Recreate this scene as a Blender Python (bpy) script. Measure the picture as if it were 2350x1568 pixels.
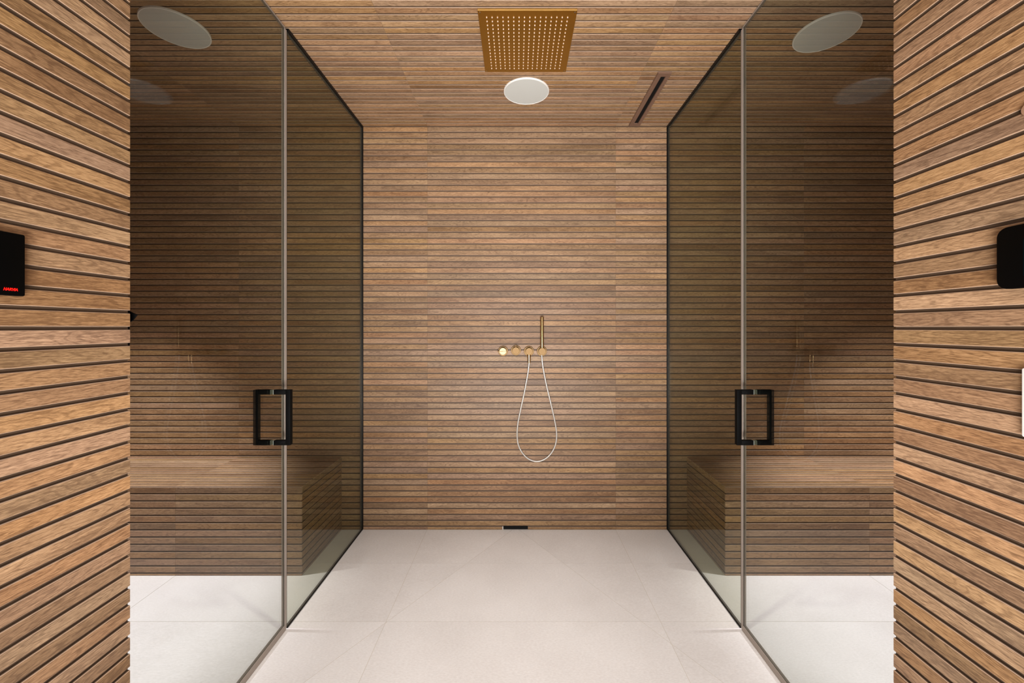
import bpy, bmesh, math, random
from mathutils import Matrix, Vector
random.seed(7)
for o in list(bpy.data.objects): bpy.data.objects.remove(o)
S = bpy.context.scene
COL = S.collection
# ------------------------------------------------------------------ camera
EYE = 1.289          # lens height
F = 942.0            # focal length in pixels of the 2350 px wide frame
cam = bpy.data.cameras.new('camera'); camo = bpy.data.objects.new('camera', cam); COL.objects.link(camo)
camo.location = (0, 0, EYE); camo.rotation_euler = (math.pi/2, 0, 0)
cam.sensor_width = 36; cam.sensor_fit = 'HORIZONTAL'; cam.lens = F/2350*36
cam.shift_x = -12/2350; cam.shift_y = -32/2350; cam.clip_start = 0.02
S.camera = camo
# ------------------------------------------------------------------ world, lamps, exposure
W = bpy.data.worlds.new('world'); S.world = W; W.use_nodes = True
W.node_tree.nodes['Background'].inputs[0].default_value = (0.97, 0.97, 1.0, 1)
W.node_tree.nodes['Background'].inputs[1].default_value = 1.1
def spot(name, loc, power, size=120, blend=0.6, radius=0.05, color=(1, 0.96, 0.93), aim=None):
    l = bpy.data.lights.new(name, 'SPOT'); l.energy = power; l.spot_size = math.radians(size)
    l.spot_blend = blend; l.shadow_soft_size = radius; l.color = color
    o = bpy.data.objects.new(name, l); COL.objects.link(o); o.location = loc
    if aim is not None:
        o.rotation_euler = (Vector(aim)-Vector(loc)).to_track_quat('-Z', 'Y').to_euler()
    return o
spot('shower_downlight', (0.0, 1.15, 2.55), 170, 88, 1.0, 0.045)
spot('entry_downlight', (0.0, -0.25, 2.55), 18, 150, 0.7, 0.045)
spot('left_room_downlight', (-2.35, 1.80, 2.55), 375, 66, 0.55, 0.04, (0.98, 0.92, 1.0))
spot('right_room_downlight', (2.3, 1.80, 2.55), 375, 66, 0.55, 0.04, (0.98, 0.92, 1.0))
# added soft fill lamp low behind the camera; lifts the ceiling and back wall
al = bpy.data.lights.new('added_fill_light', 'AREA'); al.shape = 'RECTANGLE'; al.size = 1.1; al.size_y = 0.9; al.energy = 40; al.spread = math.radians(95); al.color = (1, 0.97, 0.95)
alo = bpy.data.objects.new('added_fill_light', al); COL.objects.link(alo); alo.location = (0, -0.7, 0.55)
alo.rotation_euler = (math.radians(90+33), 0, 0)
S.view_settings.view_transform = 'Standard'; S.view_settings.look = 'None'
S.view_settings.gamma = 1; S.view_settings.use_curve_mapping = False
S.view_settings.exposure = 0.18
# ------------------------------------------------------------------ dimensions (metres)
D = 2.617; H = 2.572
GL, GR = -0.992, 0.963                 # glass lines
GD = 1.760                             # where door meets fixed panel
WL, WR, WE = -0.896, 0.871, 0.950      # near wall faces and their ends
RL, RR = -2.95, 2.95                   # outer walls of the side rooms
BACKY = -0.75                           # entry end
P = 0.0375; T = 0.0055                 # slat pitch, slat thickness
SEAM = [-1.775, -0.572, 0.628, 1.828]
# ------------------------------------------------------------------ materials
def mat(name):
    m = bpy.data.materials.new(name); m.use_nodes = True
    nt = m.node_tree; return m, nt, nt.nodes['Principled BSDF']
def plain(name, col, rough=0.5, metal=0.0, spec=0.5, noise=0.0, scale=60, bump=0.0):
    m, nt, b = mat(name)
    b.inputs['Base Color'].default_value = (*col, 1); b.inputs['Roughness'].default_value = rough
    b.inputs['Metallic'].default_value = metal; b.inputs['Specular IOR Level'].default_value = spec
    if noise or bump:
        tc = nt.nodes.new('ShaderNodeTexCoord'); n = nt.nodes.new('ShaderNodeTexNoise')
        n.inputs['Scale'].default_value = scale; n.inputs['Detail'].default_value = 4
        nt.links.new(tc.outputs['Object'], n.inputs['Vector'])
        if noise:
            mr = nt.nodes.new('ShaderNodeMapRange'); mr.inputs['To Min'].default_value = 1-noise; mr.inputs['To Max'].default_value = 1+noise
            hv = nt.nodes.new('ShaderNodeHueSaturation'); hv.inputs['Color'].default_value = (*col, 1)
            nt.links.new(n.outputs['Fac'], mr.inputs['Value']); nt.links.new(mr.outputs[0], hv.inputs['Value'])
            nt.links.new(hv.outputs[0], b.inputs['Base Color'])
        if bump:
            bp = nt.nodes.new('ShaderNodeBump'); bp.inputs['Strength'].default_value = bump; bp.inputs['Distance'].default_value = 0.001
            nt.links.new(n.outputs['Fac'], bp.inputs['Height']); nt.links.new(bp.outputs[0], b.inputs['Normal'])
    return m
def wood():
    m, nt, b = mat('oak_look_slat')
    N = nt.nodes.new; L = nt.links.new
    tc = N('ShaderNodeTexCoord'); oi = N('ShaderNodeObjectInfo')
    mul = N('ShaderNodeMath'); mul.operation = 'MULTIPLY'; mul.inputs[1].default_value = 91.7
    L(oi.outputs['Random'], mul.inputs[0])
    comb = N('ShaderNodeCombineXYZ'); L(mul.outputs[0], comb.inputs[0]); L(mul.outputs[0], comb.inputs[1]); L(mul.outputs[0], comb.inputs[2])
    add = N('ShaderNodeVectorMath'); add.operation = 'ADD'; L(tc.outputs['Object'], add.inputs[0]); L(comb.outputs[0], add.inputs[1])
    def noise(sc, scale, detail, dist=0.0, rough=0.55):
        mp = N('ShaderNodeMapping'); mp.inputs['Scale'].default_value = sc; L(add.outputs[0], mp.inputs['Vector'])
        n = N('ShaderNodeTexNoise'); n.inputs['Scale'].default_value = scale; n.inputs['Detail'].default_value = detail
        n.inputs['Distortion'].default_value = dist; n.inputs['Roughness'].default_value = rough
        L(mp.outputs[0], n.inputs['Vector']); return n.outputs['Fac']
    fine = noise((0.06, 1.0, 0.4), 1100, 2, 0.3, 0.6)       # fibres about a millimetre wide
    grain = noise((0.06, 1.0, 0.5), 260, 6, 1.0, 0.68)      # growth lines
    patch = noise((0.30, 1.0, 1.0), 12, 4, 0.8)            # broad tone changes
    pore = noise((0.07, 1.0, 0.4), 520, 3, 0.5, 0.7)        # open pores: short dark strokes
    pr = N('ShaderNodeMapRange'); pr.inputs['From Min'].default_value = 0.60; pr.inputs['From Max'].default_value = 0.70; L(pore, pr.inputs['Value'])
    # flame figure: distorted rings
    mp = N('ShaderNodeMapping'); mp.inputs['Scale'].default_value = (0.16, 1, 1); L(add.outputs[0], mp.inputs['Vector'])
    wv = N('ShaderNodeTexNoise'); wv.inputs['Scale'].default_value = 22; wv.inputs['Detail'].default_value = 1.5; L(mp.outputs[0], wv.inputs['Vector'])
    wm = N('ShaderNodeMath'); wm.operation = 'MULTIPLY'; wm.inputs[1].default_value = 105; L(wv.outputs['Fac'], wm.inputs[0])
    ws = N('ShaderNodeMath'); ws.operation = 'SINE'; L(wm.outputs[0], ws.inputs[0])
    def lin(a, ka, b_=None, kb=0.0, c=0.0):
        x = N('ShaderNodeMath'); x.operation = 'MULTIPLY_ADD'; x.inputs[1].default_value = ka; x.inputs[2].default_value = c; L(a, x.inputs[0])
        if b_ is None: return x.outputs[0]
        y = N('ShaderNodeMath'); y.operation = 'MULTIPLY_ADD'; y.inputs[1].default_value = kb; L(b_, y.inputs[0]); L(x.outputs[0], y.inputs[2]); return y.outputs[0]
    v = lin(fine, 0.84, grain, 0.56, -0.385)
    ln = N('ShaderNodeMapRange'); ln.interpolation_type = 'SMOOTHSTEP'; ln.inputs['From Min'].default_value = 0.35; ln.inputs['From Max'].default_value = 1.0; L(ws.outputs[0], ln.inputs['Value'])
    v = lin(ln.outputs[0], -0.10, v, 1.0, 0.03)
    v = lin(patch, 0.30, v, 1.0, 0.01)
    drift = noise((0.10, 0.5, 0.5), 16, 2, 0.4)             # slow drift along the board
    v = lin(drift, 0.42, v, 1.0, -0.21)
    v = lin(pr.outputs[0], -0.16, v, 1.0, -0.13)
    ramp = N('ShaderNodeValToRGB'); cr = ramp.color_ramp
    cr.elements[0].position = 0.22; cr.elements[0].color = (0.190, 0.110, 0.058, 1)
    cr.elements[1].position = 0.78; cr.elements[1].color = (0.640, 0.440, 0.262, 1)
    e = cr.elements.new(0.42); e.color = (0.370, 0.230, 0.124, 1)
    e = cr.elements.new(0.58); e.color = (0.490, 0.318, 0.178, 1)
    L(v, ramp.inputs[0])
    # board to board variation
    wn = N('ShaderNodeTexWhiteNoise'); wn.noise_dimensions = '1D'; L(mul.outputs[0], wn.inputs['W'])
    sep = N('ShaderNodeSeparateColor'); L(wn.outputs['Color'], sep.inputs[0])
    hs = N('ShaderNodeHueSaturation'); L(ramp.outputs[0], hs.inputs['Color'])
    def rng(src, a, b_):
        r = N('ShaderNodeMapRange'); r.inputs['To Min'].default_value = a; r.inputs['To Max'].default_value = b_; L(src, r.inputs['Value']); return r.outputs[0]
    L(rng(sep.outputs[0], 0.74, 1.12), hs.inputs['Value'])
    L(rng(sep.outputs[1], 0.92, 1.14), hs.inputs['Saturation'])
    L(rng(sep.outputs[2], 0.492, 0.504), hs.inputs['Hue'])
    L(hs.outputs[0], b.inputs['Base Color'])
    b.inputs['Roughness'].default_value = 0.48; b.inputs['Specular IOR Level'].default_value = 0.4
    bp = N('ShaderNodeBump'); bp.inputs['Strength'].default_value = 0.25; bp.inputs['Distance'].default_value = 0.0006
    L(v, bp.inputs['Height']); L(bp.outputs[0], b.inputs['Normal'])
    return m
M_WOOD = wood()
M_EDGE = plain('slat_edge_wood', (0.43, 0.29, 0.195), 0.5, noise=0.18, scale=25)
M_SIDE = plain('slat_side_brown', (0.095, 0.058, 0.034), 0.6, noise=0.2, scale=20)
M_GROOVE = plain('groove_brown', (0.105, 0.065, 0.039), 0.6, noise=0.25, scale=18)
M_BACKWOOD = plain('unseen_wood', (0.33, 0.20, 0.11), 0.55, noise=0.2, scale=8)
def stone():
    m, nt, b = mat('pale_stone_tile'); N = nt.nodes.new; L = nt.links.new
    tc = N('ShaderNodeTexCoord'); oi = N('ShaderNodeObjectInfo')
    ad = N('ShaderNodeVectorMath'); ad.operation = 'ADD'; L(tc.outputs['Object'], ad.inputs[0]); L(oi.outputs['Random'], ad.inputs[1])
    def noise(sc, s, d):
        mp = N('ShaderNodeMapping'); mp.inputs['Scale'].default_value = sc; L(ad.outputs[0], mp.inputs['Vector'])
        n = N('ShaderNodeTexNoise'); n.inputs['Scale'].default_value = s; n.inputs['Detail'].default_value = d; L(mp.outputs[0], n.inputs['Vector']); return n.outputs['Fac']
    a = noise((1, 1, 1), 3.2, 4); c = noise((0.4, 1, 1), 230, 5)
    mx = N('ShaderNodeMath'); mx.operation = 'MULTIPLY_ADD'; mx.inputs[1].default_value = 0.55; L(c, mx.inputs[0])
    m2 = N('ShaderNodeMath'); m2.operation = 'MULTIPLY'; m2.inputs[1].default_value = 0.45; L(a, m2.inputs[0]); L(m2.outputs[0], mx.inputs[2])
    r = N('ShaderNodeValToRGB'); r.color_ramp.elements[0].position = 0.3; r.color_ramp.elements[0].color = (0.68, 0.655, 0.635, 1)
    r.color_ramp.elements[1].position = 0.68; r.color_ramp.elements[1].color = (0.84, 0.83, 0.82, 1)
    L(mx.outputs[0], r.inputs[0]); L(r.outputs[0], b.inputs['Base Color'])
    b.inputs['Roughness'].default_value = 0.5
    bp = N('ShaderNodeBump'); bp.inputs['Strength'].default_value = 0.2; bp.inputs['Distance'].default_value = 0.0006
    L(c, bp.inputs['Height']); L(bp.outputs[0], b.inputs['Normal']); return m
M_STONE = stone()
M_GROUT = plain('beige_grout', (0.58, 0.53, 0.46), 0.8)
M_HANDLE = plain('handle_black', (0.0025, 0.0025, 0.0025), 0.5, spec=0.06)
M_BLACK = plain('black_satin', (0.005, 0.005, 0.005), 0.4, spec=0.2)
M_BLACKMATT = plain('black_matt', (0.004, 0.004, 0.004), 0.7, spec=0.2)
M_GLOSSBLACK = plain('black_screen_glass', (0.0015, 0.0015, 0.0015), 0.4, spec=0.05)
M_SCREEN = plain('dark_teal_screen', (0.001, 0.0035, 0.004), 0.4, spec=0.05)
M_WHITE = plain('white_plastic', (0.82, 0.82, 0.80), 0.4)
M_SPEAKER = plain('off_white_grille', (0.52, 0.53, 0.50), 0.75, noise=0.05, scale=900, bump=0.3)
M_RIM = plain('white_rim', (0.80, 0.78, 0.74), 0.5)
M_BRONZE = plain('brown_bronze', (0.185, 0.105, 0.070), 0.45, metal=0.15, noise=0.08, scale=90)
M_PEG = plain('brown_plastic', (0.30, 0.175, 0.105), 0.5)
M_GOLD = plain('polished_brass', (0.46, 0.265, 0.050), 0.16, metal=1)
M_WAND = plain('satin_brass', (0.60, 0.42, 0.20), 0.22, metal=1)
M_RIMGOLD = plain('brass_edge', (0.85, 0.55, 0.18), 0.4, metal=1)
M_BRASSLIT = plain('brass_lit_copy', (0.40, 0.31, 0.19), 0.5, metal=1)  # lighter copy of the brass; the dial's mirrored light is put into the colour
M_BRASS = plain('brushed_brass', (0.235, 0.150, 0.072), 0.55, metal=1, noise=0.05, scale=300)
M_HOSE = plain('steel_hose', (0.60, 0.58, 0.54), 0.35, metal=0.35)
M_NOZZLE = plain('pale_silicone', (0.60, 0.47, 0.38), 0.5)
M_STEEL = plain('pale_steel', (0.75, 0.72, 0.68), 0.35, metal=0.6)
def red():
    m, nt, b = mat('red_lit_lettering'); b.inputs['Base Color'].default_value = (0.3, 0.0, 0.0, 1)
    b.inputs['Emission Color'].default_value = (1, 0.008, 0.002, 1); b.inputs['Emission Strength'].default_value = 0.9; return m
M_RED = red()
def glass(name, tint):
    """one face of a tinted slab: Schlick reflection over a tinted straight transmission"""
    m = bpy.data.materials.new(name); m.use_nodes = True; nt = m.node_tree; nt.nodes.clear(); N = nt.nodes.new; L = nt.links.new
    out = N('ShaderNodeOutputMaterial'); g = N('ShaderNodeNewGeometry')
    dt = N('ShaderNodeVectorMath'); dt.operation = 'DOT_PRODUCT'; L(g.outputs['Incoming'], dt.inputs[0]); L(g.outputs['Normal'], dt.inputs[1])
    ab = N('ShaderNodeMath'); ab.operation = 'ABSOLUTE'; L(dt.outputs['Value'], ab.inputs[0])
    om = N('ShaderNodeMath'); om.operation = 'SUBTRACT'; om.inputs[0].default_value = 1; L(ab.outputs[0], om.inputs[1])
    pw = N('ShaderNodeMath'); pw.operation = 'POWER'; pw.inputs[1].default_value = 5; L(om.outputs[0], pw.inputs[0])
    fr = N('ShaderNodeMath'); fr.operation = 'MULTIPLY_ADD'; fr.inputs[1].default_value = 0.75; fr.inputs[2].default_value = 0.025; L(pw.outputs[0], fr.inputs[0])
    tr = N('ShaderNodeBsdfTransparent'); tr.inputs[0].default_value = (*tint, 1)
    gl = N('ShaderNodeBsdfGlossy'); gl.inputs['Roughness'].default_value = 0.0; gl.inputs['Color'].default_value = (1, 1, 1, 1)
    mx = N('ShaderNodeMixShader'); L(fr.outputs[0], mx.inputs[0]); L(tr.outputs[0], mx.inputs[1]); L(gl.outputs[0], mx.inputs[2])
    L(mx.outputs[0], out.inputs[0]); return m
M_GLASS = glass('tinted_glass', (0.83, 0.85, 0.82))
M_GLASSF = glass('tinted_glass_olive', (0.795, 0.815, 0.75))
def translucent(name, tint, fac, col, rough=0.2):
    m = bpy.data.materials.new(name); m.use_nodes = True; nt = m.node_tree; b = nt.nodes['Principled BSDF']
    b.inputs['Base Color'].default_value = (*col, 1); b.inputs['Roughness'].default_value = rough
    tr = nt.nodes.new('ShaderNodeBsdfTransparent'); tr.inputs[0].default_value = (*tint, 1)
    mx = nt.nodes.new('ShaderNodeMixShader'); mx.inputs[0].default_value = fac
    nt.links.new(tr.outputs[0], mx.inputs[1]); nt.links.new(b.outputs[0], mx.inputs[2])
    nt.links.new(mx.outputs[0], nt.nodes['Material Output'].inputs[0]); return m
M_GEDGE = translucent('glass_edge', (0.45, 0.45, 0.40), 0.5, (0.15, 0.128, 0.108), 0.2)
M_SEAL = translucent('clear_seal', (0.85, 0.80, 0.75), 0.5, (0.60, 0.54, 0.49), 0.12)
M_WASH = plain('clear_washer', (0.16, 0.18, 0.15), 0.3)
M_SEALT = translucent('taupe_seal', (0.78, 0.74, 0.68), 0.6, (0.52, 0.45, 0.39), 0.25)
# ------------------------------------------------------------------ mesh helpers
def tag(o, label=None, cat=None, group=None, kind=None):
    if label: o['label'] = label
    if cat: o['category'] = cat
    if group: o['group'] = group
    if kind: o['kind'] = kind
    return o
def link(name, me, parent=None, mats=()):
    for m in mats: me.materials.append(m)
    o = bpy.data.objects.new(name, me); COL.objects.link(o)
    if parent is not None: o.parent = parent
    return o
def bm_obj(name, bm, parent=None, mats=(), smooth=False):
    me = bpy.data.meshes.new(name); bmesh.ops.recalc_face_normals(bm, faces=bm.faces[:]); bm.to_mesh(me); bm.free()
    if smooth:
        for p in me.polygons: p.use_smooth = True
        try: me.set_sharp_from_angle(angle=math.radians(35))
        except Exception: pass
    return link(name, me, parent, mats)
def empty(name, loc=(0, 0, 0)):
    o = bpy.data.objects.new(name, None); o.empty_display_size = 0.05; COL.objects.link(o); o.location = loc; return o
def rel(o, root):
    """part meshes are written in world coordinates; keep them there under a placed root"""
    o.matrix_parent_inverse = Matrix.Translation(-Vector(root.location)); return o
def add_box(bm, x0, x1, y0, y1, z0, z1, bev=0.0):
    vs = [bm.verts.new((x, y, z)) for x in (x0, x1) for y in (y0, y1) for z in (z0, z1)]
    fs = [bm.faces.new([vs[i] for i in q]) for q in ((0, 1, 3, 2), (4, 6, 7, 5), (0, 4, 5, 1), (2, 3, 7, 6), (0, 2, 6, 4), (1, 5, 7, 3))]
    if bev:
        es = list({e for f in fs for e in f.edges}); bmesh.ops.bevel(bm, geom=es, offset=bev, segments=2, affect='EDGES', profile=0.5)
def box(name, x0, x1, y0, y1, z0, z1, m, parent=None, bev=0.0):
    bm = bmesh.new(); add_box(bm, x0, x1, y0, y1, z0, z1, bev); return bm_obj(name, bm, parent, [m], bev > 0)
def add_lathe(bm, prof, M, n=32):
    """prof: (radius, height) pairs; revolve about local z, then place by M"""
    rings = []
    for r, h in prof:
        if r < 1e-6: rings.append([bm.verts.new(M @ Vector((0, 0, h)))])
        else: rings.append([bm.verts.new(M @ Vector((r*math.cos(2*math.pi*k/n), r*math.sin(2*math.pi*k/n), h))) for k in range(n)])
    for a, b in zip(rings, rings[1:]):
        for k in range(n):
            q = [a[k % len(a)], a[(k+1) % len(a)], b[(k+1) % len(b)], b[k % len(b)]]
            u = []
            for v in q:
                if v not in u: u.append(v)
            if len(u) > 2: bm.faces.new(u)
def lathe(name, prof, M, m, parent=None, n=32):
    bm = bmesh.new(); add_lathe(bm, prof, M, n); return bm_obj(name, bm, parent, [m], True)
def frame_m(ox, ex, ey, ez):
    return Matrix(((ex[0], ey[0], ez[0], ox[0]), (ex[1], ey[1], ez[1], ox[1]), (ex[2], ey[2], ez[2], ox[2]), (0, 0, 0, 1)))
X, Y, Z = Vector((1, 0, 0)), Vector((0, 1, 0)), Vector((0, 0, 1))
def F_BACK(p): return frame_m(p, X, Z, -Y)      # faces the camera
def F_LEFT(p): return frame_m(p, Y, Z, X)       # faces +x
def F_RIGHT(p): return frame_m(p, -Y, Z, -X)    # faces -x
def F_CEIL(p): return frame_m(p, X, -Y, -Z)
def F_TOP(p): return frame_m(p, X, Y, Z)
# ------------------------------------------------------------------ slats: one small mesh per length and width, shared
_slat = {}
def slat_mesh(L, w):
    key = (round(L, 4), round(w, 4))
    if key in _slat: return _slat[key]
    h = w/2; c = 0.0011
    prof = [(-h, 0), (-h+0.0005, T-c), (-h+0.0005+c, T), (h-0.0005-c, T), (h-0.0005, T-c), (h, 0)]
    n = len(prof); vs = []; fs = []; mi = []
    for x in (0, L):
        for (y, z) in prof: vs.append((x, y, z))
    for i in range(n):
        j = (i+1) % n; fs.append((i, n+i, n+j, j)); mi.append((2, 1, 0, 1, 2, 2)[i])
    fs.append(tuple(range(n))); mi.append(1); fs.append(tuple(range(2*n-1, n-1, -1))); mi.append(1)
    fs[0:n] = [tuple(reversed(f)) for f in fs[0:n]]
    fs[n:] = [tuple(reversed(f)) for f in fs[n:]]
    me = bpy.data.meshes.new('slat'); me.from_pydata(vs, [], fs)
    me.polygons.foreach_set('material_index', mi); me.update()
    bm = bmesh.new(); bm.from_mesh(me); bmesh.ops.recalc_face_normals(bm, faces=bm.faces[:]); bm.to_mesh(me); bm.free()
    me.materials.append(M_WOOD); me.materials.append(M_EDGE); me.materials.append(M_SIDE)
    _slat[key] = me; return me
SW = P - 0.0064
def slat(parent, M, L, w=SW):
    o = bpy.data.objects.new('slat', slat_mesh(L, w)); COL.objects.link(o); o.parent = parent; o.matrix_basis = M; return o
J = 0.0004
def segs(x0, x1):
    cuts = [x0] + [s for s in SEAM if x0+0.02 < s < x1-0.02] + [x1]
    return [(a+J, b-J) for a, b in zip(cuts, cuts[1:])]
def rows(top, offset, bottom=0.0):
    """(centre height, width) of each slat from the top down"""
    out = []; g = top - offset
    if offset > 0.008: out.append((top-(offset-0.0032)/2, offset-0.0032))
    while g > bottom+0.008:
        lo = max(g-P, bottom)
        a, b = g-0.0032, lo+(0.0032 if lo > bottom else 0.0)
        if a-b > 0.004: out.append(((a+b)/2, a-b))
        g -= P
    return out
# ------------------------------------------------------------------ the setting
def structure(name, x0, x1, y0, y1, z0, z1, m):
    o = box(name, x0, x1, y0, y1, z0, z1, m); o['kind'] = 'structure'; return o
DRAIN = (-0.089, 0.067, 0.0192)
wb = structure('wall_back', GL, GR, D+T, D+0.12, 0, H+T, M_GROOVE)
wbl = structure('wall_back_left', RL, GL, D+T, D+0.12, 0, H+T, M_GROOVE)
wbr = structure('wall_back_right', GR, RR, D+T, D+0.12, 0, H+T, M_GROOVE)
for wall, x0, x1 in ((wb, GL, GR), (wbl, RL, GL), (wbr, GR, RR)):
    for z, w in rows(H, 0.0):
        for a, b in segs(x0, x1):
            if z < 0.02 and a < 0 < b:
                for (p, q) in ((a, DRAIN[0]-0.006), (DRAIN[1]+0.002, b)): slat(wall, F_BACK((p, D+T, z)), q-p, w)
            else: slat(wall, F_BACK((a, D+T, z)), b-a, w)
ceil = structure('ceiling', RL-0.1, RR+0.1, BACKY, D+0.12, H+T, H+0.12, M_GROOVE)
nrow = 55
for k in range(nrow):
    y = D - (k+0.5)*P
    for a, b in segs(RL, RR): slat(ceil, F_CEIL((a, y, H+T)), b-a)
# the rest of the ceiling, above and behind the camera
bm = bmesh.new(); yend = D - nrow*P
k = 0
while yend-(k+1)*P > BACKY:
    yc = yend-(k+0.5)*P; add_box(bm, WL-0.02, WR+0.02, yc-SW/2, yc+SW/2, H, H+T); k += 1
o = bm_obj('ceiling_slats', bm, ceil, [M_WOOD]); o['kind'] = 'stuff'
# near walls, running past the camera
for side, face, fr in (('left', WL, F_LEFT), ('right', WR, F_RIGHT)):
    s = 1 if side == 'left' else -1
    back = face - s*T
    x0, x1 = sorted((back, back - s*0.16))
    w = structure('wall_'+side, x0, x1, BACKY, WE, 0, H+T, M_GROOVE)
    for z, wd in rows(H, 0.25*P):
        for (a, b) in ((WE-1.2+J, WE), (BACKY, WE-1.2-J)):
            p = (back, a, z) if s > 0 else (back, b, z)
            slat(w, fr(p), b-a, wd)
# outer and front walls of the two side rooms
for side, face, fr in (('outer_left', RL, F_LEFT), ('outer_right', RR, F_RIGHT)):
    s = 1 if 'left' in side else -1
    back = face - s*T; x0, x1 = sorted((back, back-s*0.1))
    w = structure('wall_'+side, x0, x1, WE-0.1, D+T, 0, H+T, M_GROOVE)
    for z, wd in rows(H, 0.0):
        p = (back, WE+J, z) if s > 0 else (back, D-J, z)
        slat(w, fr(p), D-WE-2*J, wd)
structure('wall_front_left', RL-0.1, WL-T-0.16, WE-0.1, WE, 0, H+T, M_BACKWOOD)
structure('wall_front_right', WR+T+0.16, RR+0.1, WE-0.1, WE, 0, H+T, M_BACKWOOD)
# floor: slab in the grout colour, stone tiles cut out of a 1.2 x 0.45 m grid, with the drain cuts
floor = structure('floor', RL-0.1, RR+0.1, BACKY, D+0.1, -0.1, -0.0008, M_GROUT)
def clip(poly, nx, ny, c):
    out = []
    for i in range(len(poly)):
        p, q = poly[i], poly[(i+1) % len(poly)]
        dp, dq = nx*p[0]+ny*p[1]-c, nx*q[0]+ny*q[1]-c
        if dp >= 0: out.append(p)
        if dp*dq < 0:
            t = dp/(dp-dq); out.append((p[0]+t*(q[0]-p[0]), p[1]+t*(q[1]-p[1])))
    return out
def area(p): return 0.5*sum(p[i][0]*p[(i+1) % len(p)][1]-p[(i+1) % len(p)][0]*p[i][1] for i in range(len(p)))
def inset(poly, d):
    res = list(poly)
    for i in range(len(poly)):
        p, q = poly[i], poly[(i+1) % len(poly)]; ex, ey = q[0]-p[0], q[1]-p[1]; l = math.hypot(ex, ey)
        if l < 1e-6: continue
        nx, ny = -ey/l, ex/l; res = clip(res, nx, ny, nx*p[0]+ny*p[1]+d)
        if len(res) < 3: return []
    return res
def floor_tile(poly):
    if len(poly) < 3 or abs(area(poly)) < 4e-4: return
    if area(poly) < 0: poly = poly[::-1]
    top = inset(poly, 0.0009)
    if len(top) < 3: return
    bm = bmesh.new(); a = [bm.verts.new((x, y, 0)) for x, y in top]; b = [bm.verts.new((x, y, -0.0008)) for x, y in top]
    n = len(top); bm.faces.new(a); bm.faces.new(b[::-1])
    for i in range(n): bm.faces.new((a[i], b[i], b[(i+1) % n], a[(i+1) % n]))
    bm_obj('floor_tile', bm, floor, [M_STONE])
xs = [RL, -1.775, GL, -0.575, 0.628, GR, 1.828, RR]
ys = [BACKY, -0.451, -0.001, 0.449, 0.899, 1.349, 1.799, 2.2445, D]
cutL = ((-0.03, D), (-0.992, 1.16)); cutR = ((0.01, D), (0.963, 1.16))
def side(line, left):
    (ax, ay), (bx, by) = line; nx, ny = -(by-ay), bx-ax
    c = nx*ax+ny*ay
    if nx*(-0.9 if left else 0.9)+ny*2.5-c < 0: nx, ny, c = -nx, -ny, -c
    return nx, ny, c
sl, sr = side(cutL, True), side(cutR, False)
for x0, x1 in zip(xs, xs[1:]):
    for y0, y1 in zip(ys, ys[1:]):
        if y1 < WE and (x1 <= GL or x0 >= GR): continue
        q = [(x0, y0), (x1, y0), (x1, y1), (x0, y1)]
        if x0 < GL-0.001 or x1 > GR+0.001: floor_tile(q); continue
        floor_tile(clip(q, *sl)); floor_tile(clip(q, *sr))
        m_ = clip(clip(q, -sl[0], -sl[1], -sl[2]), -sr[0], -sr[1], -sr[2]); floor_tile(m_)
# ------------------------------------------------------------------ benches
def bench(side):
    s = 1 if side == 'left' else -1
    xe = -1.118 if s > 0 else 1.080
    xo = RL if s > 0 else RR
    yf, zt = 2.131, 0.463
    xo += s*0.001
    x0, x1 = sorted((xe, xo))
    root = empty('bench', ((x0+x1)/2, (yf+D)/2, 0))
    tag(root, 'built-in slatted wood bench behind the %s glass door' % side, 'bench')
    def part(o): o.parent = root; return rel(o, root)
    a0, a1 = (x0, x1-T) if s > 0 else (x0+T, x1)
    part(box('bench_core', a0, a1, yf+T, D-0.0005, 0, zt-T, M_GROOVE))
    def sl_(M, L, w=SW): o = slat(root, M, L, w); o.matrix_basis = M; rel(o, root)
    for z, w in rows(zt, 0.0):
        for a, b in segs(x0, x1): sl_(F_BACK((a, yf+T, z)), b-a, w)
        p = (xe-s*T, yf+T+J, z) if s > 0 else (xe-s*T, D-0.001, z)
        sl_((F_LEFT if s > 0 else F_RIGHT)(p), D-0.001-yf-T-J, w)
    for k in range(13):
        for a, b in segs(x0, x1):
            w = SW if k < 12 else (D-0.001-(yf+12*P))-0.004
            y = yf+(k+0.5)*P if k < 12 else (yf+12*P+0.003+D-0.001)/2
            sl_(F_TOP((a, y, zt-T)), b-a, w)
    return root
bench('left'); bench('right')
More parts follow.
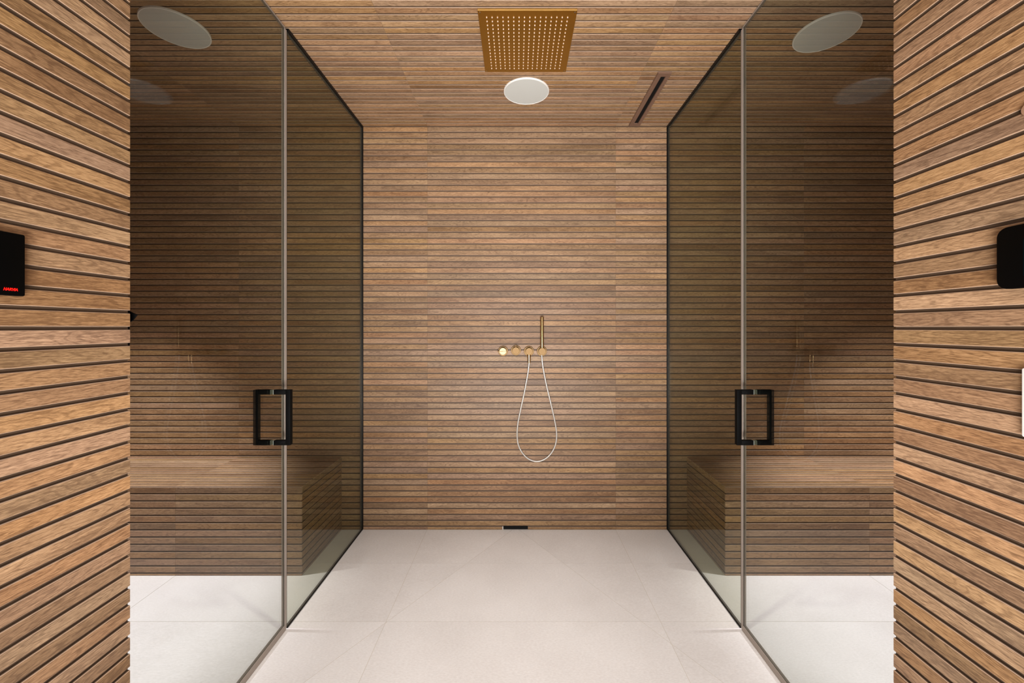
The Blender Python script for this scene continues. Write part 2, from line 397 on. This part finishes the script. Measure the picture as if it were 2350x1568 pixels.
# ------------------------------------------------------------------ glass: fixed panels and doors
GT = 0.010
def pane(name, x, y0, y1, z0, z1, parent, gm):
    me = bpy.data.meshes.new(name); a, b = x-GT/2, x+GT/2
    vs = [(i, j, k) for i in (a, b) for j in (y0, y1) for k in (z0, z1)]
    fs = [(0, 1, 3, 2), (4, 6, 7, 5), (0, 4, 5, 1), (2, 3, 7, 6), (0, 2, 6, 4), (1, 5, 7, 3)]
    me.from_pydata(vs, [], fs); me.polygons.foreach_set('material_index', [0, 0, 1, 1, 1, 1]); me.update()
    return link(name, me, parent, [gm, M_GEDGE])
for side, gx in (('left', GL), ('right', GR)):
    s = 1 if side == 'left' else -1
    # fixed panel
    root = empty('glass_panel', (gx, (GD+D)/2, 0))
    tag(root, 'fixed tinted glass panel in black channel on the %s side of the shower' % side, 'glass panel')
    def part(o): o.parent = root; return rel(o, root)
    part(pane('pane', gx, GD, D-0.011, 0.006, H-0.0145, root, M_GLASSF))
    hw, hi = 0.0072, 0.0112                                      # the lip on the shower side is the wider one
    c0, c1 = sorted((gx-s*hw, gx+s*hi))
    tag(part(box('ceiling_channel', c0, c1, GD, D-0.0004, H-0.0143, H-0.0002, M_BLACK, root)), 'black channel along the ceiling')
    part(box('wall_channel', c0, c1, D-0.0108, D-0.0004, 0.0060, H-0.0145, M_BLACK, root))
    c0, c1 = sorted((gx-s*0.0062, gx+s*0.0082))
    part(box('floor_channel', c0, c1, GD, D-0.0006, 0.0002, 0.0058, M_BLACK, root))
    # door
    y0, y1 = WE+0.012, GD-0.011
    d = empty('glass_door', (gx, y0, 0))
    tag(d, 'frameless tinted glass door with black pull on the %s side' % side, 'door')
    def dpart(o, p=None):
        o.parent = d; return rel(o, d)
    dpart(pane('pane', gx, y0, y1, 0.016, H-0.012, d, M_GLASS))
    bm = bmesh.new(); add_box(bm, gx-0.0075, gx+0.0075, y0, y1, 0.0004, 0.0155, 0.001)
    add_box(bm, gx-0.0072, gx-GT/2-0.0004, y0, y1, 0.0155, 0.026); add_box(bm, gx+GT/2+0.0004, gx+0.0072, y0, y1, 0.0155, 0.026)
    tag(dpart(bm_obj('bottom_seal', bm, d, [M_SEALT])), 'taupe seal along the foot of the door')
    bm = bmesh.new(); add_box(bm, gx-0.006, gx+0.006, y1+0.0003, y1+0.0052, 0.004, H-0.012)
    add_box(bm, gx-0.0072, gx-GT/2-0.0004, y1-0.010, y1+0.004, 0.027, H-0.014); add_box(bm, gx+GT/2+0.0004, gx+0.0072, y1-0.010, y1+0.004, 0.027, H-0.014)
    tag(dpart(bm_obj('edge_seal', bm, d, [M_SEAL])), 'clear seal strip on the closing edge')
    bm = bmesh.new(); add_box(bm, gx-0.004, gx+0.004, y0, y1, H-0.0118, H-0.003)
    dpart(bm_obj('top_seal', bm, d, [M_SEAL]))
    hy = 1.667; hz0, hz1 = 0.813, 1.037; b2 = 0.0095
    for sg in (-1, 1):                                           # a pull on each face of the glass
        xi, xo = gx+sg*(GT/2+(0.0028 if sg == s else 0.0010)), gx+sg*0.075
        a, b = sorted((xo-sg*2*b2, xo))
        bm = bmesh.new(); add_box(bm, a, b, hy-b2, hy+b2, hz0, hz1, 0.0012)
        for z0 in (hz0, hz1-2*b2):
            c, e = sorted((xi, xo-sg*2*b2)); add_box(bm, c, e, hy-b2, hy+b2, z0, z0+2*b2, 0.0008)
        h = dpart(bm_obj('handle', bm, d, [M_HANDLE], True)); h['label'] = 'square black pull handle'
        for z0 in (hz0, hz1-2*b2):
            c, e = sorted((gx+sg*(GT/2+0.0003), xi))
            wsh = box('washer', c, e, hy-b2, hy+b2, z0, z0+2*b2, M_WASH, h, 0.0003); wsh['label'] = 'pale clear plastic washer'
# ------------------------------------------------------------------ overhead shower
def ax(p, up): return frame_m(p, *up)
DOWN = (X, -Y, -Z)
rx0, rx1, ry0, ry1 = -0.159, 0.241, 1.645, 2.041
rz = H-0.012
root = empty('rain_shower_head', ((rx0+rx1)/2, (ry0+ry1)/2, H))
tag(root, 'square polished brass rain shower head on the slatted ceiling', 'shower head')
def under(o, r): o.parent = r; return rel(o, r)
under(box('face_plate', rx0, rx1, ry0, ry1, rz, rz+0.0095, M_GOLD, root, 0.0006), root)
pm = bpy.data.objects['face_plate'].data; pm.materials.append(M_RIMGOLD)
for p in pm.polygons: p.use_smooth = False; p.material_index = 1 if abs(p.normal.z) < 0.9 else 0
under(box('mounting_box', rx0+0.012, rx1-0.012, ry0+0.012, ry1-0.012, rz+0.0095, H, M_GOLD, root), root)
for sx in (rx0+0.0085, rx1-0.0085):
    for sy in (ry0+0.0085, ry1-0.0085):
        under(lathe('screw', [(0.0036, 0), (0.0036, 0.0018), (0.0026, 0.0028), (0, 0.0031)], ax((sx, sy, rz), DOWN), M_BRASS, root, 16), root)
bm = bmesh.new()
for i in range(16):
    for j in range(16):
        add_lathe(bm, [(0.0026, 0), (0.0022, 0.0032), (0.0012, 0.0044), (0, 0.0045)], ax((-0.125+i*0.0221, 1.680+j*0.02205, rz), DOWN), 8)
o = under(bm_obj('nozzles', bm, root, [M_NOZZLE], True), root); tag(o, 'grid of small pale silicone nozzles', kind='stuff')
# ------------------------------------------------------------------ ceiling speakers
def speaker(x, y, label):
    r = empty('ceiling_speaker', (x, y, H)); tag(r, label, 'speaker', 'round ceiling speakers')
    R = 0.123
    M = ax((x, y, H), DOWN)
    under(lathe('rim', [(R-0.006, 0), (R, 0.0), (R, 0.0055), (R-0.0012, 0.0075), (R-0.0035, 0.0080), (R-0.0045, 0.0066)], M, M_RIM, r, 72), r)
    under(lathe('grille', [(R-0.0046, 0.0010), (R-0.0046, 0.0066), (R*0.6, 0.0078), (0, 0.0084)], M, M_SPEAKER, r, 72), r)
speaker(0.050, 2.226, 'round off-white ceiling speaker right behind the square brass shower head')
speaker(-1.460, 1.757, 'round off-white ceiling speaker seen through the left glass door')
speaker(1.342, 1.784, 'round off-white ceiling speaker seen through the right glass door')
# ------------------------------------------------------------------ linear ceiling vent
vx0, vx1, vy0, vy1 = 0.706, 0.776, 2.058, 2.601
r = empty('ceiling_vent', ((vx0+vx1)/2, (vy0+vy1)/2, H)); tag(r, 'long brown ceiling vent with a narrow black slot', 'vent')
sx0, sx1, sy0, sy1 = vx0+0.0245, vx1-0.0215, vy0+0.028, vy1-0.030
bm = bmesh.new(); zt = H-0.008
def ring_frame(bm, o, i, z0, z1):
    pts = lambda q, z: [bm.verts.new(p) for p in ((q[0], q[2], z), (q[1], q[2], z), (q[1], q[3], z), (q[0], q[3], z))]
    ob, ib, ot, it = pts(o, z0), pts(i, z0), pts((o[0]+0.001, o[1]-0.001, o[2]+0.001, o[3]-0.001), z1), pts(i, z1)
    for k in range(4):
        n = (k+1) % 4
        bm.faces.new((ot[k], ot[n], it[n], it[k])); bm.faces.new((ob[k], ob[n], ot[n], ot[k])); bm.faces.new((ib[k], it[k], it[n], ib[n])); bm.faces.new((ob[k], ib[k], ib[n], ob[n]))
ring_frame(bm, (vx0, vx1, vy0, vy1), (sx0, sx1, sy0, sy1), H, zt)
under(bm_obj('frame', bm, r, [M_BRONZE]), r)
tag(under(box('slot', sx0, sx1, sy0, sy1, H-0.0008, H, M_BLACKMATT, r), r), 'black recessed slot')
# ------------------------------------------------------------------ drain slot in the foot of the back wall
r = empty('wall_drain', ((DRAIN[0]+DRAIN[1])/2, D, 0)); tag(r, 'small black drain slot at the foot of the back wall', 'drain')
under(box('opening', DRAIN[0], DRAIN[1], D+T-0.0008, D+T-0.0001, 0.0005, DRAIN[2]+0.0035, M_BLACKMATT, r), r)
bm = bmesh.new(); add_box(bm, DRAIN[0]-0.0055, DRAIN[0], D+0.0002, D+T-0.0001, 0.0005, DRAIN[2]); under(bm_obj('trim', bm, r, [M_RIM]), r)
# ------------------------------------------------------------------ brass shower controls on the back wall
OUT = (X, Z, -Y)
def at(px, py, d): return Vector(((px-1187)*d/F, d, EYE+(752-py)*d/F))
def rosette(r, p, rad=0.0318, h=0.012):
    return under(lathe('rosette', [(0.02, 0), (rad, 0), (rad, h-0.0012), (rad-0.0012, h), (0.0, h)], ax(p, OUT), M_BRASS, r, 48), r)
def dial(r, p, rad, h0, h1, name='dial'):
    return under(lathe(name, [(rad, h0), (rad, h1-0.001), (rad-0.001, h1), (0, h1)], ax(p, OUT), M_BRASS, r, 48), r)
def knob(px, py, ang, label, m=None):
    p = at(px, py, D); r = empty('shower_valve', p); tag(r, label, 'valve', 'brass shower valves')
    rosette(r, p); dd = dial(r, p, 0.0222, 0.012, 0.046)
    if m: dd.data.materials[0] = m; dd['label'] = 'brass dial with reflected light put into its colour'
    bm = bmesh.new(); M = ax(p, OUT) @ Matrix.Rotation(ang, 4, 'Z')
    def lb(x0, x1, y0, y1, z0, z1):
        n0 = len(bm.verts); add_box(bm, x0, x1, y0, y1, z0, z1)
    lb(-0.0015, 0.036 if ang else 0.030, -0.0016, 0.0016, 0.030, 0.0468)
    lb(-0.0215, 0.0, -0.0009, 0.0009, 0.040, 0.0472)
    bm.transform(M); under(bm_obj('lever', bm, r, [M_BRASS]), r)
knob(1154.6, 805.8, math.pi*1.02, 'brass shower knob with side lever, leftmost of the wall controls', M_BRASSLIT)
knob(1184.0, 804.3, math.pi/2, 'brass shower knob with upright lever, second from left')
def tube(name, pts, rad, m, parent, n=12, taper=None):
    bm = bmesh.new(); rings = []; prev = None
    for i, p in enumerate(pts):
        t = (pts[min(i+1, len(pts)-1)]-pts[max(i-1, 0)]).normalized()
        u = Y - t*Y.dot(t)
        u.normalize(); v = t.cross(u); q = rad if taper is None else taper[i]
        rings.append([bm.verts.new(p+(u*math.cos(2*math.pi*k/n)+v*math.sin(2*math.pi*k/n))*q) for k in range(n)])
    for a, b in zip(rings, rings[1:]):
        for k in range(n): bm.faces.new((a[k], a[(k+1) % n], b[(k+1) % n], b[k]))
    bm.faces.new(rings[0]); bm.faces.new(rings[-1][::-1]); return bm_obj(name, bm, parent, [m], True)
p3 = at(1213.7, 806.0, D); r = empty('hose_outlet', p3); tag(r, 'round brass wall outlet feeding the hose, third from left', 'outlet')
rosette(r, p3); dial(r, p3, 0.0222, 0.012, 0.044, 'body')
yh = D-0.030
zc = p3.z
under(tube('connector', [Vector((p3.x, yh, zc-0.018)), Vector((p3.x, yh, zc-0.03)), Vector((p3.x+0.0005, yh, zc-0.056)), Vector((p3.x+0.0005, yh, zc-0.074))], 0.01, M_WAND, r, 20, [0.0112, 0.0112, 0.0095, 0.0085]), r)
p4 = at(1243.3, 806.0, D); r = empty('shower_holder', p4); tag(r, 'round brass wall holder carrying the hand shower, rightmost control', 'holder')
rosette(r, p4); dial(r, p4, 0.0225, 0.012, 0.046, 'body')
r = empty('hand_shower', (p4.x, yh, p4.z)); tag(r, 'slim brass hand shower with a looped silver hose', 'hand shower')
wt = EYE+(752-727.5)*yh/F
under(tube('wand', [Vector((p4.x, yh, z)) for z in (p4.z+0.017, wt-0.001)] + [Vector((p4.x, yh, wt))], 0.0108, M_WAND, r, 24, [0.0108, 0.0108, 0.0095]), r)
hp = [(1214.4, 829), (1213.6, 840), (1210.6, 861.6), (1203.2, 901.4), (1194.5, 941.2), (1188.3, 973.5), (1186.8, 998.4), (1189.5, 1020.7), (1199.5, 1040.6), (1214.4, 1054.3), (1233, 1059.4),
      (1251.7, 1053), (1266.6, 1038), (1275.3, 1018.3), (1277.3, 995.9), (1274, 971), (1265.3, 931.2), (1252.9, 879), (1245.5, 839.2), (1243.6, 820), (1243.4, 813)]
ctrl = []
for px, py in hp:
    t = min(1.0, max(0.0, (py-830)/200.0)); d = yh + t*(D-0.0052-yh) if py > 830 else yh
    ctrl.append(at(px, py, d))
pts = []
for i in range(len(ctrl)-1):
    a, b, c, e = ctrl[max(i-1, 0)], ctrl[i], ctrl[i+1], ctrl[min(i+2, len(ctrl)-1)]
    for k in range(6):
        t = k/6; pts.append(0.5*((2*b)+(c-a)*t+(2*a-5*b+4*c-e)*t*t+(3*b-a-3*c+e)*t*t*t))
pts.append(ctrl[-1])
tag(under(tube('hose', pts, 0.0046, M_HOSE, r, 12), r), 'silver metal hose hanging in a loop')
# ------------------------------------------------------------------ control panels, switch and small fittings on the near walls
def rounded(bm, w, h, r0, t, M, n=8, bev=0.0012):
    def loop(ins, z):
        v = []
        for cx, cy, a0 in ((w/2-r0, h/2-r0, 0), (-w/2+r0, h/2-r0, 90), (-w/2+r0, -h/2+r0, 180), (w/2-r0, -h/2+r0, 270)):
            for k in range(n+1):
                a = math.radians(a0+90*k/n); v.append(bm.verts.new(M @ Vector((cx+(r0-ins)*math.cos(a), cy+(r0-ins)*math.sin(a), z))))
        return v
    L_ = [loop(0, 0), loop(0, t-bev), loop(bev*0.3, t-bev*0.3), loop(bev, t)]
    for a, b in zip(L_, L_[1:]):
        for k in range(len(a)): bm.faces.new((a[k], a[(k+1) % len(a)], b[(k+1) % len(a)], b[k]))
    bm.faces.new(L_[0][::-1]); bm.faces.new(L_[-1])
# left: heater control
py1, pw, ph, pz = 0.7376, 0.09, 0.110, 1.400
r = empty('control_panel', (WL, py1-pw/2, pz)); tag(r, 'black square-cornered control panel with red lettering on the left wall', 'control panel')
bm = bmesh.new(); rounded(bm, pw, ph, 0.003, 0.012, F_LEFT((WL, py1-pw/2, pz))); under(bm_obj('housing', bm, r, [M_GLOSSBLACK], True), r)
fc = bpy.data.curves.new('lettering', 'FONT'); fc.body = 'HARVIA'; fc.size = 0.0068; fc.shear = 0.28; fc.offset = 0.00022; fc.extrude = 0.0002; fc.align_x = 'CENTER'
fo = bpy.data.objects.new('tmp', fc); COL.objects.link(fo); bpy.context.view_layer.update()
me = bpy.data.meshes.new_from_object(fo.evaluated_get(bpy.context.evaluated_depsgraph_get())); bpy.data.objects.remove(fo)
xw = max(v.co.x for v in me.vertices)-min(v.co.x for v in me.vertices)
me.transform(F_LEFT((WL+0.0122, 0.7160, 1.3535)) @ Matrix.Diagonal((0.0205/xw, 1, 1, 1)))
me.materials.clear(); o = link('lettering', me, r, [M_RED]); rel(o, r); tag(o, 'glowing red brand lettering')
# right: touch panel
r = empty('touch_panel', (WR, 0.661, 1.411)); tag(r, 'black touch panel with round corners on the right wall', 'touch panel')
bm = bmesh.new(); rounded(bm, 0.15, 0.109, 0.017, 0.012, F_RIGHT((WR, 0.661, 1.411))); under(bm_obj('housing', bm, r, [M_GLOSSBLACK], True), r)
bm = bmesh.new(); rounded(bm, 0.092, 0.064, 0.002, 0.0004, F_RIGHT((WR-0.0121, 0.661-0.010, 1.408)), 4, 0.0001); under(bm_obj('screen', bm, r, [M_SCREEN]), r)
# right: switch plate and brown disc, both cut by the frame edge
r = empty('wall_switch', (WR, 0.6660, 1.161)); tag(r, 'white wall switch plate at the right edge of the photo', 'switch')
bm = bmesh.new(); rounded(bm, 0.075, 0.1175, 0.003, 0.007, F_RIGHT((WR, 0.6660, 1.161)), 4, 0.0016); under(bm_obj('plate', bm, r, [M_WHITE], True), r)
bm = bmesh.new(); rounded(bm, 0.034, 0.066, 0.002, 0.003, F_RIGHT((WR-0.007, 0.6660, 1.161)), 4, 0.001); under(bm_obj('rocker', bm, r, [M_WHITE], True), r)
q = Vector((WR, 0.6948, 1.6605)); r = lathe('wall_button', [(0.0, 0), (0.0118, 0), (0.0118, 0.004), (0.0105, 0.0055), (0.0, 0.006)], frame_m(q, -Y, Z, -X), M_PEG, None, 32)
tag(r, 'round brown button on the right wall above the touch panel', 'button')
# left: black fitting peeking out past the wall end
yb = WE+0.004
r = empty('wall_bracket', (-0.93, WE, 1.285)); tag(r, 'small black metal bracket peeking out behind the left wall edge', 'bracket')
bm = bmesh.new(); add_box(bm, -0.960, -0.9112, WE+0.0002, WE+0.016, 1.235, 1.331, 0.001); under(bm_obj('plate', bm, r, [M_HANDLE]), r)
bm = bmesh.new(); tri = [(-0.918, 1.3295), (-0.8955, 1.3190), (-0.9065, 1.3050), (-0.918, 1.2990)]
a = [bm.verts.new((x, WE+0.0162, z)) for x, z in tri]; b = [bm.verts.new((x, WE+0.0190, z)) for x, z in tri]
bm.faces.new(a); bm.faces.new(b[::-1])
for i in range(4): bm.faces.new((a[i], b[i], b[(i+1) % 4], a[(i+1) % 4]))
under(bm_obj('tip', bm, r, [M_HANDLE]), r)
